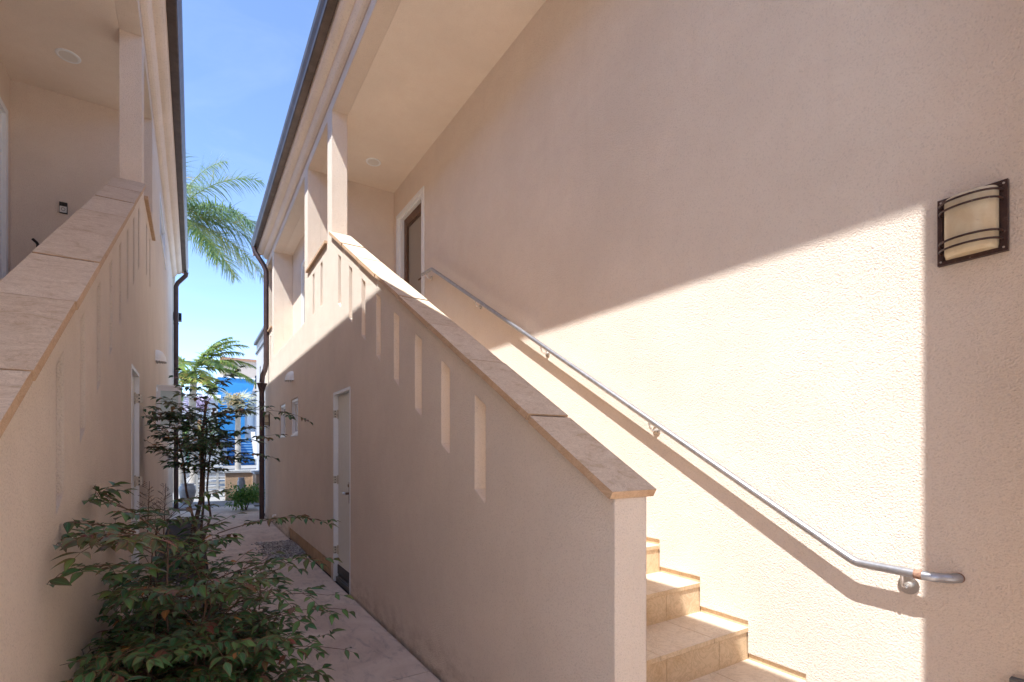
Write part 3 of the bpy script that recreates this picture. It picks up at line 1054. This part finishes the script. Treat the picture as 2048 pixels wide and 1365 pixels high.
def compound_leaf(lb, sb, p, az, el, L, m, rng, dry=0.0, xmin=None, redp=0.2, ls=1.0):
    """nandina leaf: arching stalk, side stalks, leaflets"""
    d0 = Vector((math.cos(az) * math.cos(el), math.sin(az) * math.cos(el), math.sin(el)))
    pts = []
    q = Vector(p)
    d = d0.copy()
    N = 8
    for i in range(N + 1):
        if xmin is not None and q.x < xmin:
            q.x = xmin + rng.uniform(0, .015)
        pts.append(q.copy())
        d = (d + Vector((0, 0, -.05 - .05 * i / N))).normalized()
        q = q + d * (L / N)
    sb.tube(pts, [.0032 - .0018 * i / N for i in range(N + 1)], RED_TWIG, 4, False)
    leaf_red = max(0, rng.gauss(-.15, .35)) if rng.random() < redp else rng.uniform(0, .12)
    for j, i in enumerate((2, 4, 6, 8)):
        base = pts[i]
        dirn = (pts[i] - pts[i - 1]).normalized()
        up = Vector((0, 0, 1))
        side = dirn.cross(up).normalized()
        arms = [(side, 1), (-side, 1)] if i < 8 else [(dirn, 0)]
        for a, lat in arms:
            if rng.random() < .06:
                continue
            ad = (a + dirn * (0.65 if lat else 0) + Vector((0, 0, rng.uniform(-.15, .25)))).normalized()
            al = L * (0.40 - .055 * j) * rng.uniform(.8, 1.15)
            if not lat:
                al *= .6
            ap = [base, base + ad * al * .5, base + ad * al + Vector((0, 0, -.12 * al))]
            if xmin is not None:
                for z_ in ap:
                    z_.x = max(z_.x, xmin)
            sb.tube(ap, [.0017, .0013, .001], RED_TWIG, 3, False)
            aside = ad.cross(up).normalized()
            sites = [(ap[1], aside), (ap[1], -aside), (ap[2], ad), (ap[2], (aside + ad * .7)), (ap[2], (-aside + ad * .7))]
            if al > .10:
                sites += [(ap[0].lerp(ap[1], .5), aside), (ap[0].lerp(ap[1], .5), -aside), (ap[1].lerp(ap[2], .5), aside), (ap[1].lerp(ap[2], .5), -aside)]
            for lp, ld in sites:
                if rng.random() < .12:
                    continue
                ld = (ld.normalized() + ad * .45 + Vector((0, 0, rng.uniform(-.55, .12)))).normalized()
                nn = (up + Vector((rng.uniform(-.45, .45), rng.uniform(-.45, .45), 0))).normalized()
                ln = rng.uniform(.046, .074) * ls
                if xmin is not None and (lp + ld * ln).x < xmin - .005:
                    continue
                red = min(.95, max(0, leaf_red + rng.gauss(0, .10)))
                if rng.random() < .05 * redp / .2:
                    red = rng.uniform(.5, .95)
                leaflet(lb, lp, ld, nn, ln, ln * rng.uniform(.42, .54), m if rng.random() > dry else NANDINA_DRY, rng.random(), red, rng.uniform(.1, .4))

def nandina(label, loc, canes, m, seed, dry=0.0, xmin=None, redp=0.2, extra=(), ls=1.0, panicles=()):
    rng = random.Random(seed)
    o = thing('nandina_shrub', label, 'shrub', loc, 'nandina shrubs')
    lb, sb, cb, fb = MB(), MB(), MB(), MB()
    for (x, y, x1, y1, h, r, z0, nl, L) in canes:
        pts = []
        wob = .010 if h < 1.2 else .022
        for i in range(7):
            t = i / 6
            pts.append(Vector((x + (x1 - x) * t ** 1.4 + rng.gauss(0, wob), y + (y1 - y) * t ** 1.4 + rng.gauss(0, wob), -.03 + h * t)))
        cb.tube(pts, [r * (1 - .55 * i / 6) for i in range(7)], CANE, 7, False)
        az = rng.uniform(0, 6.28)
        for k in range(nl):
            t = z0 + (1 - z0) * (k + .5) / nl
            f = t * 6
            i = min(5, int(f))
            p = pts[i].lerp(pts[i + 1], f - i)
            az += 2.4 + rng.gauss(0, .35)
            el = rng.uniform(.15, .75) + .35 * t
            compound_leaf(lb, sb, p, az, el, L * rng.uniform(.75, 1.2), m, rng, dry, xmin, redp, ls)
    for (p, az, el, L) in extra:
        compound_leaf(lb, sb, Vector(p), az, el, L, m, rng, 0, xmin, redp, ls)
    for (p, h) in panicles:
        fb = MB()
        p = Vector(p)
        fb.tube([p, p + Vector((.01, 0, h))], [.003, .0012], RED_TWIG, 4, False)
        for k in range(26):
            t = .25 + .75 * k / 26
            a = rng.uniform(0, 6.28)
            l = .09 * (1.15 - t)
            q = p + Vector((0, 0, h * t))
            e = q + Vector((math.cos(a) * l, math.sin(a) * l, l * .6))
            fb.tube([q, e], .0011, RED_TWIG, 3, False)
            for s in (-1, 1):
                fb.tube([q.lerp(e, .6), q.lerp(e, .6) + Vector((math.cos(a + s) * l * .4, math.sin(a + s) * l * .4, l * .3))], .0009, RED_TWIG, 3, False)
        fb.build('flower_stalk', o)
    cb.build('stem', o)
    sb.build('leaf_stalk', o)
    lb.build('foliage', o)
    return o

rr = random.Random(42)
canes = []
for i in range(24):
    x = rr.uniform(-.26, .18)
    y = rr.uniform(2.45, 3.75)
    h = rr.uniform(.35, 1.12) if x < -.08 else rr.uniform(.3, .85)
    canes.append((x, y, x + rr.gauss(.03, .09), y + rr.gauss(-.03, .12), h, rr.uniform(.007, .012), .28, 7 if h > .6 else 5, rr.uniform(.34, .46)))
extra = []
for (p, az, el, L) in [((.05, 2.75, .42), -.35, .35, .60), ((.10, 2.9, .50), -.10, .40, .58), ((.12, 2.95, .62), -.25, .35, .52), ((.05, 2.7, .30), -.5, .35, .55),
                       ((.1, 3.1, .75), .1, .35, .55), ((-.05, 2.6, 1.0), 2.6, .5, .42), ((-.12, 2.5, .95), -2.3, .45, .45), ((-.1, 2.45, 1.08), -2.0, .4, .45),
                       ((-.15, 2.5, .65), -1.9, .35, .45), ((-.1, 2.5, 1.02), -2.5, .55, .40), ((.12, 3.4, .95), .25, .3, .65), ((.08, 3.0, .22), -.5, .4, .5), ((.1, 2.8, .2), -.9, .4, .45),
                       ((-.18, 2.55, .5), -1.8, .3, .42), ((-.02, 2.6, .62), -1.3, .4, .42), ((.0, 2.7, .8), -.9, .4, .42), ((-.2, 2.6, 1.1), -2.6, .45, .42), ((-.22, 2.9, 1.15), 2.9, .5, .42)]:
    extra.append((p, az, el, L))
nandina('large bushy nandina with red edged leaves filling the bed against the left wall', (-.05, 3.1, 0), canes, NANDINA, 7, 0.012, -.385, .14, extra,
        1.0, [((-.20, 3.2, .95), .33), ((-.14, 3.45, .95), .30), ((.30, 3.0, .58), .2)])
canes = [(.05, 5.75, .10, 5.85, 1.95, .026, .64, 13, .52), (.08, 5.74, .18, 5.80, 1.62, .014, .70, 8, .54), (.03, 5.80, -.10, 5.7, 1.6, .016, .68, 8, .52), (.08, 5.86, .14, 6.0, 1.8, .014, .70, 9, .48)]
nandina('tall tree like nandina with bare dark stems rising behind the bushy one', (.06, 5.78, 0), canes, NANDINA_TALL, 19, 0.02, -.385, .4,
        [((.16, 5.8, 1.78), -.2, .3, .8), ((.1, 5.8, 1.7), 3.0, .35, .42), ((.1, 5.8, 1.45), -1.5, .3, .6)], 1.15)

def leaf_clump(name, label, cat, c, rad, n, m, seed, size, group=None, trunk=None, flat_base=True):
    rng = random.Random(seed)
    o = thing(name, label, cat, (c[0], c[1], 0), group)
    b = MB()
    lumps = [(Vector((rng.uniform(-.6, .6) * rad[0], rng.uniform(-.6, .6) * rad[1], rng.uniform(-.5, .6) * rad[2])), rng.uniform(.4, .62)) for _ in range(11)]
    for _ in range(n):
        lc, lr = rng.choice(lumps)
        d = Vector((rng.gauss(0, 1), rng.gauss(0, 1), rng.gauss(0, 1))).normalized()
        k = rng.random() ** .4 * lr
        p = Vector(c) + lc + Vector((d.x * rad[0], d.y * rad[1], d.z * rad[2])) * k
        if flat_base and p.z < 0.02:
            continue
        ld = (d + Vector((rng.gauss(0, .5), rng.gauss(0, .5), rng.gauss(0, .5)))).normalized()
        nn = Vector((rng.gauss(0, .6), rng.gauss(0, .6), 1)).normalized()
        leaflet(b, p, ld, nn, size * rng.uniform(.7, 1.3), size * .5, m, rng.random(), 0.0 if rng.random() > .05 else .6)
    b.build('foliage', o)
    b = MB()
    for k in range(5):
        a = rng.uniform(0, 6.28)
        b.tube([(c[0] + .03 * math.cos(a), c[1] + .03 * math.sin(a), -.03), (c[0] + rad[0] * .4 * math.cos(a), c[1] + rad[1] * .4 * math.sin(a), c[2])], [.015 * rad[0] / .35, .008], CANE, 6, False)
    b.build('stem', o)
    return o
leaf_clump('hedge_bush', 'bright green rounded bush at the end of the path by the right downspout', 'bush', (1.02, 13.25, .30), (.42, .38, .30), 1500, HEDGE, 4, .065)

# palms
def pinnate_frond(b, sb, base, az, el, L, rng, m, leaf_len, n, plumose, sag, width=.03, redp=.08):
    d = Vector((math.cos(az) * math.cos(el), math.sin(az) * math.cos(el), math.sin(el)))
    q = Vector(base)
    N = 14
    pts, dirs = [], []
    for i in range(N + 1):
        pts.append(q.copy())
        dirs.append(d.copy())
        d = (d + Vector((0, 0, -sag * (.3 + 1.3 * i / N)))).normalized()
        q = q + d * (L / N)
    sb.tube(pts, [.022 * (1 - .85 * i / N) for i in range(N + 1)], CROWNSHAFT, 5, False)
    tint = rng.uniform(-.15, .15)
    for k in range(n):
        t = .14 + .86 * (k + rng.random() * .5) / n
        f = min(t * N, N - .001)
        i = int(f)
        p = pts[i].lerp(pts[i + 1], f - i)
        dd = dirs[i]
        side = dd.cross(Vector((0, 0, 1)))
        side = side.normalized() if side.length > .01 else Vector((1, 0, 0))
        upn = side.cross(dd).normalized()
        prof = (math.sin(math.pi * min(1, .12 + .88 * t)) ** .6) * .8 + .2
        for s in (-1, 1):
            pl = rng.gauss(0, plumose)
            ld = (side * s + dd * (.55 + .5 * t) + upn * (.15 + pl)).normalized()
            ln = leaf_len * prof * rng.uniform(.85, 1.12)
            leaflet_blade(b, p, ld, upn, ln, width, m, min(1, max(0, rng.random() * .8 + .1 + tint)), rng.uniform(.5, .9) if rng.random() < redp else 0, rng.uniform(.25, .6))
def leaflet_blade(b, p, d, n, L, W, m, rnd, red, droop):
    V, A, F = [], [], []
    s = d.cross(n)
    s = s.normalized() if s.length > 1e-4 else Vector((1, 0, 0))
    q = p.copy()
    dd = d.copy()
    K = 4
    for i in range(K + 1):
        t = i / K
        w = W * (1 - t ** 1.8) * .5 + .0015
        V += [q - s * w, q + s * w]
        A += [(rnd, .4, red), (rnd, .4, red)]
        if i:
            a = 2 * (i - 1)
            F.append((a, a + 1, a + 3, a + 2))
        dd = (dd + Vector((0, 0, -droop * .5))).normalized()
        q = q + dd * (L / K)
    b.add(V, F, m, True, A)

def palm(name, label, x, y, zc, r0, r1, fronds, m, leaf_len, n, plumose, sag, seed, shaft=0.0, width=.03, redp=.08, group=None):
    rng = random.Random(seed)
    o = thing(name, label, 'palm tree', (x, y, 0), group)
    b = MB()
    N = 16
    b.tube([(x + .04 * math.sin(i * .4), y, -.05 + (zc + .05) * i / N) for i in range(N + 1)], [(r0 + (r1 - r0) * i / N) * (1 + .05 * (i % 2)) for i in range(N + 1)], PALM_TRUNK, 14)
    b.build('trunk', o)
    if shaft:
        b = MB()
        b.tube([(x + .04 * math.sin(N * .4), y, zc - .02 + shaft * i / 5) for i in range(6)], [r1 * 1.1, r1 * 1.25, r1 * 1.15, r1 * .9, r1 * .6, r1 * .35], CROWNSHAFT, 14)
        b.build('crownshaft', o)
    c = Vector((x + .04 * math.sin(N * .4), y, zc + shaft * .85))
    for (az, el, L) in fronds:
        fb = MB()
        pinnate_frond(fb, fb0 := MB(), c, az, el, L, rng, m, leaf_len, n, plumose, sag, width, redp)
        f = fb.build('frond', o)
        fb0.build('frond_stalk', f)
    return o
rng = random.Random(8)
fr = [(rng.uniform(0, .3) + k * 2.4 + 1.2, rng.uniform(-.1, 1.1), rng.uniform(2.8, 3.4)) for k in range(9)]
fr += [(.15, 1.2, 2.9), (-.1, .92, 3.3), (.05, .38, 3.7), (-.35, .12, 3.5), (.3, -.02, 3.4), (-.7, .2, 3.3), (-.15, -.25, 3.0), (-.9, -.4, 2.8)]
palm('queen_palm', 'tall feathery palm with dark drooping fronds above the left eave', -.6, 20.0, 9.0, .17, .13, fr, PALM_DARK, .98, 84, .34, .085, 12, .25, .024, .05)
fr = [(k * 2.399 + .3, [1.0, .7, .35, .1, .5, .85, -.1, .25][k % 8], 2.3) for k in range(11)] + [(-.1, .5, 2.4), (-.35, .15, 2.7), (.3, .8, 2.2), (.1, .2, 2.5), (-.8, .4, 2.2), (.05, 1.1, 2.0)]
palm('king_palm', 'lime green palm with arching fronds and a pale trunk behind the tall shrub', .02, 24.0, 4.1, .16, .12, fr, PALM_LIME, .60, 56, .14, .085, 23, .7, .055, .10, 'low palms past the path')
fr = [(k * 2.399 + 1.0, [.9, .5, .1, -.2, .4, .7][k % 6], 1.7) for k in range(8)]
palm('king_palm', 'smaller yellowing palm crowded against the lime green one', -.42, 22.6, 3.25, .13, .10, fr, PALM_LIME, .45, 40, .12, .10, 31, .6, .05, .35, 'low palms past the path')

o = thing('fan_palm', 'grey green fan palm with brown seed stalks in front of the blue house', 'palm tree', (1.9, 28.5, 0))
b = MB()
b.tube([(1.9, 28.5, -.05), (1.9, 28.5, 3.6)], [.14, .12], PALM_TRUNK, 12)
b.build('trunk', o)
rng = random.Random(77)
for k in range(12):
    az = k * 2.399
    el = [.5, .2, -.2, .8, -.5, .1][k % 6]
    d = Vector((math.cos(az) * math.cos(el), math.sin(az) * math.cos(el), math.sin(el)))
    c = Vector((1.9, 28.5, 3.7))
    h = c + d * rng.uniform(.5, .75)
    fb, s2 = MB(), MB()
    s2.tube([c, h], .015, CROWNSHAFT, 5, False)
    side = d.cross(Vector((0, 0, 1))).normalized()
    nn = side.cross(d)
    for q in range(30):
        a = -1.9 + 3.8 * q / 29
        ld = (d * math.cos(a) + side * math.sin(a) + nn * rng.uniform(-.06, .06)).normalized()
        leaflet_blade(fb, h, ld, nn, rng.uniform(.62, .78) * (1 - .15 * abs(a) / 1.9), .045, PALM_GREY, rng.random(), .7 if rng.random() < .08 else 0, rng.uniform(.05, .3))
    f = fb.build('frond', o)
    s2.build('frond_stalk', f)
b = MB()
for k in range(70):
    a, rad = rng.uniform(0, 6.28), rng.uniform(.1, .55)
    c = Vector((1.75 + rad * math.cos(a) * .8, 28.3 + rad * math.sin(a) * .5, 3.75 + rng.uniform(-.5, .45)))
    b.tube([(1.9, 28.45, 3.7), c], .008, SEEDS, 3, False)
    for q in range(5):
        e = c + Vector((rng.gauss(0, .09), rng.gauss(0, .09), rng.gauss(-.03, .09)))
        b.tube([c, e], [.010, .016], SEEDS, 4)
b.build('seed_stalk', o)

# ------------------------------------------------------------------ beyond the alley
o = thing('retaining_wall', 'tan stone garden wall with a white cap behind the bright bush', 'garden wall', (1.15, 16, 0))
b = MB()
b.box(.76, 1.60, 16.0, 16.22, -.05, .76, STONE_TAN)
b.box(1.42, 1.60, 14.9, 16.0, -.05, .76, STONE_TAN)
b.build('wall', o)
b = MB()
b.box(.72, 1.64, 15.97, 16.26, .76, .83, WHITE_STUCCO)
b.box(1.38, 1.64, 14.88, 15.97, .76, .83, WHITE_STUCCO)
b.build('cap', o)
def urn(label, x, y, h, r):
    o = thing('garden_urn', label, 'urn', (x, y, 0), 'grey ceramic urns')
    b = MB()
    b.lathe([(r * .5, 0), (r * .62, h * .05), (r * .85, h * .35), (r, h * .65), (r * .92, h * .86), (r * .72, h * .94), (r * .8, h), (r * .66, h), (r * .6, h * .9), (0, h * .85)], (x, y, 0), CERAMIC, 24)
    b.build('pot', o)
urn('slim grey urn standing in front of the tan garden wall', 1.10, 15.3, .66, .10)
urn('wide grey urn beyond the left downspout', -.12, 15.6, .52, .2)
o = thing('garden_gate', 'low white slatted gate across the end of the path', 'gate', (.5, 17.4, 0))
for x in (.10, .62, .98):
    b = MB(); b.box(x - .03, x + .03, 17.37, 17.43, -.05, .78, GATE_PAINT); b.build('post', o)
b = MB()
for z in (.10, .24, .38, .52, .66):
    b.box(.13, .59, 17.385, 17.415, z, z + .07, GATE_PAINT)
    b.box(.65, .95, 17.385, 17.415, z, z + .07, GATE_PAINT)
b.build('slats', o)
b = MB(); b.box(.05, 1.02, 17.35, 17.45, .78, .82, RAIL_GREY); b.build('top_rail', o)

o = thing('white_house', 'narrow white stucco house with grey parapet trim just past the right downspout', 'house', (3.5, 14.5, 0))
b = MB()
b.slab(rect(13.2, 16.3, -.05, 4.45), [rect(13.9, 14.15, 2.7, 3.7), rect(15.2, 15.45, 2.7, 3.7)], lambda a, c, d: (d, a, c), 1.56, 1.74, WHITE_STUCCO)
b.box(1.74, 6, 16.1, 16.3, -.05, 4.45, WHITE_STUCCO)
b.box(1.74, 6, 13.2, 13.4, -.05, 4.45, WHITE_STUCCO)
b.box(1.74, 6, 13.4, 16.1, 4.2, 4.4, WHITE_STUCCO)
b.build('wall', o)
b = MB()
b.box(1.49, 1.80, 13.14, 16.36, 4.451, 4.52, GREY_BOX)
b.box(1.53, 1.559, 13.17, 16.33, 4.18, 4.23, GREY_BOX)
b.build('parapet_trim', o)
b = MB(); b.box(1.63, 1.65, 13.9, 14.15, 2.7, 3.7, DARK_GLASS); b.build('window', o)
b = MB(); b.box(1.63, 1.65, 15.2, 15.45, 2.7, 3.7, DARK_GLASS); b.build('window', o)

# blue house across the street, with its painted stair
o = thing('blue_house', 'bright blue house across the street with a tapering upper storey', 'house', (4, 55, 0))
b = MB()
b.slab([(2.0, 2.2), (4.25, 2.2), (4.25, 4.9), (4.55, 5.8), (5.05, 7.5), (5.05, 8.2), (2.0, 8.2)], [], lambda a, c, d: (a, -d, c), -63, -55, BLUE)
b.build('upper_storey', o)
b = MB()
b.slab([(1.6, -.05), (6.4, -.05), (6.4, 7.2), (1.6, 7.2)], [rect(4.55, 5.2, 3.2, 4.9), rect(2.4, 4.0, 2.5, 2.9)], lambda a, c, d: (a, -d, c), -64, -56.2, WHITE_STUCCO)
b.build('wall', o)
b = MB(); b.box(4.55, 5.2, 56.5, 56.6, 3.2, 4.9, PALE_GLASS); b.build('window', o)
b = MB(); b.box(1.9, 5.15, 54.9, 63, 8.2, 8.32, WHITE_PAINT); b.build('roof_edge', o)
o = thing('painted_stair', 'wide outdoor stair with deep blue risers below the blue house', 'staircase', (3.5, 50, 0))
n = 10
for k in range(n):
    y, z0, z1 = 50 + .32 * k, .24 * k, .24 * (k + 1)
    b = MB(); b.box(2.55, 4.62, y, y + .05, z0 - .02, z1 - .05, BLUE_DEEP); b.build('riser', o)
    b = MB(); b.box(2.55, 4.62, y - .03, y + .34, z1 - .05, z1, BLUE_PALE); b.build('tread', o)
for x in (2.2, 4.63):
    b = MB()
    b.extrude([(49.8, -.05), (53.3, -.05), (53.3, 3.0), (49.8, .55)], lambda a, c, d: (d, a, c), x, x + .34, WHITE_STUCCO)
    b.build('side_wall', o)
o = thing('beige_house', 'beige flat roofed house far behind the blue one', 'house', (5, 75, 0))
b = MB()
b.slab(rect(3.2, 14, -.05, 13.0), [rect(4.2, 5.6, 9.4, 11.2), rect(7, 8.6, 9.4, 11.2)], lambda a, c, d: (a, -d, c), -84, -75, BEIGE_STUCCO)
b.build('wall', o)
b = MB(); b.box(3.0, 14.2, 74.8, 84.2, 13.0, 13.3, ROOF); b.build('roof', o)
for x0, x1 in ((4.2, 5.6), (7, 8.6)):
    b = MB(); b.box(x0, x1, 75.3, 75.4, 9.4, 11.2, DARK_GLASS); b.build('window', o)
o = thing('pale_house', 'pale white house behind the palms on the left', 'house', (-2, 47, 0))
b = MB()
b.slab([(-9, -.05), (1.75, -.05), (1.75, 5.6), (-9, 5.6)], [rect(-.9, -.45, 1.5, 3.6), rect(.5, 1.2, 3.4, 4.7)], lambda a, c, d: (a, -d, c), -54, -48, WHITE_STUCCO)
b.build('wall', o)
b = MB(); b.box(-.9, -.45, 48.3, 48.4, 1.5, 3.6, DARK_GLASS); b.build('window', o)
b = MB(); b.box(.5, 1.2, 48.3, 48.4, 3.4, 4.7, PALE_GLASS); b.build('window', o)
b = MB(); b.box(-9.2, 1.95, 47.8, 54.2, 5.6, 5.85, WHITE_PAINT); b.build('roof_edge', o)
o = thing('metal_railing', 'grey picket railing at street level before the pale house', 'railing', (0, 46, 0))
b = MB()
for k in range(44):
    x = -2.4 + .1 * k
    b.box(x - .012, x + .012, 46.0, 46.03, .08, 1.15, RAIL_GREY)
b.build('pickets', o)
b = MB(); b.box(-2.5, 2.0, 45.96, 46.06, 1.15, 1.23, LIGHT_GREY); b.box(-2.5, 2.0, 45.98, 46.04, .04, .1, LIGHT_GREY); b.build('top_rail', o)
o = thing('utility_box', 'teal box behind the grey street railing', 'box', (-.2, 46.8, 0))
b = MB(); b.box(-.42, .28, 46.5, 47.1, -.05, 1.75, TEAL); b.build('cabinet', o)
b = MB(); b.box(-.25, .1, 46.46, 46.499, .3, 1.45, GREY_BOX); b.build('door', o)
b = MB()
b.tube([(.42, 45.0, -.05), (.42, 45.0, 3.6)], .14, TERRACOTTA, 12)
tag(b.build('orange_post'), 'weathered orange post among vines before the pale house', 'post')
leaf_clump('vine_bush', 'tall vine covered bush around the orange post', 'bush', (.4, 44.4, 2.1), (1.2, .5, 1.5), 1500, VINE, 14, .2)
leaf_clump('lilac_shrub', 'lilac flowering shrub below the lime green palm', 'shrub', (.05, 33.0, 3.9), (.75, .5, .5), 900, LILAC, 15, .13)
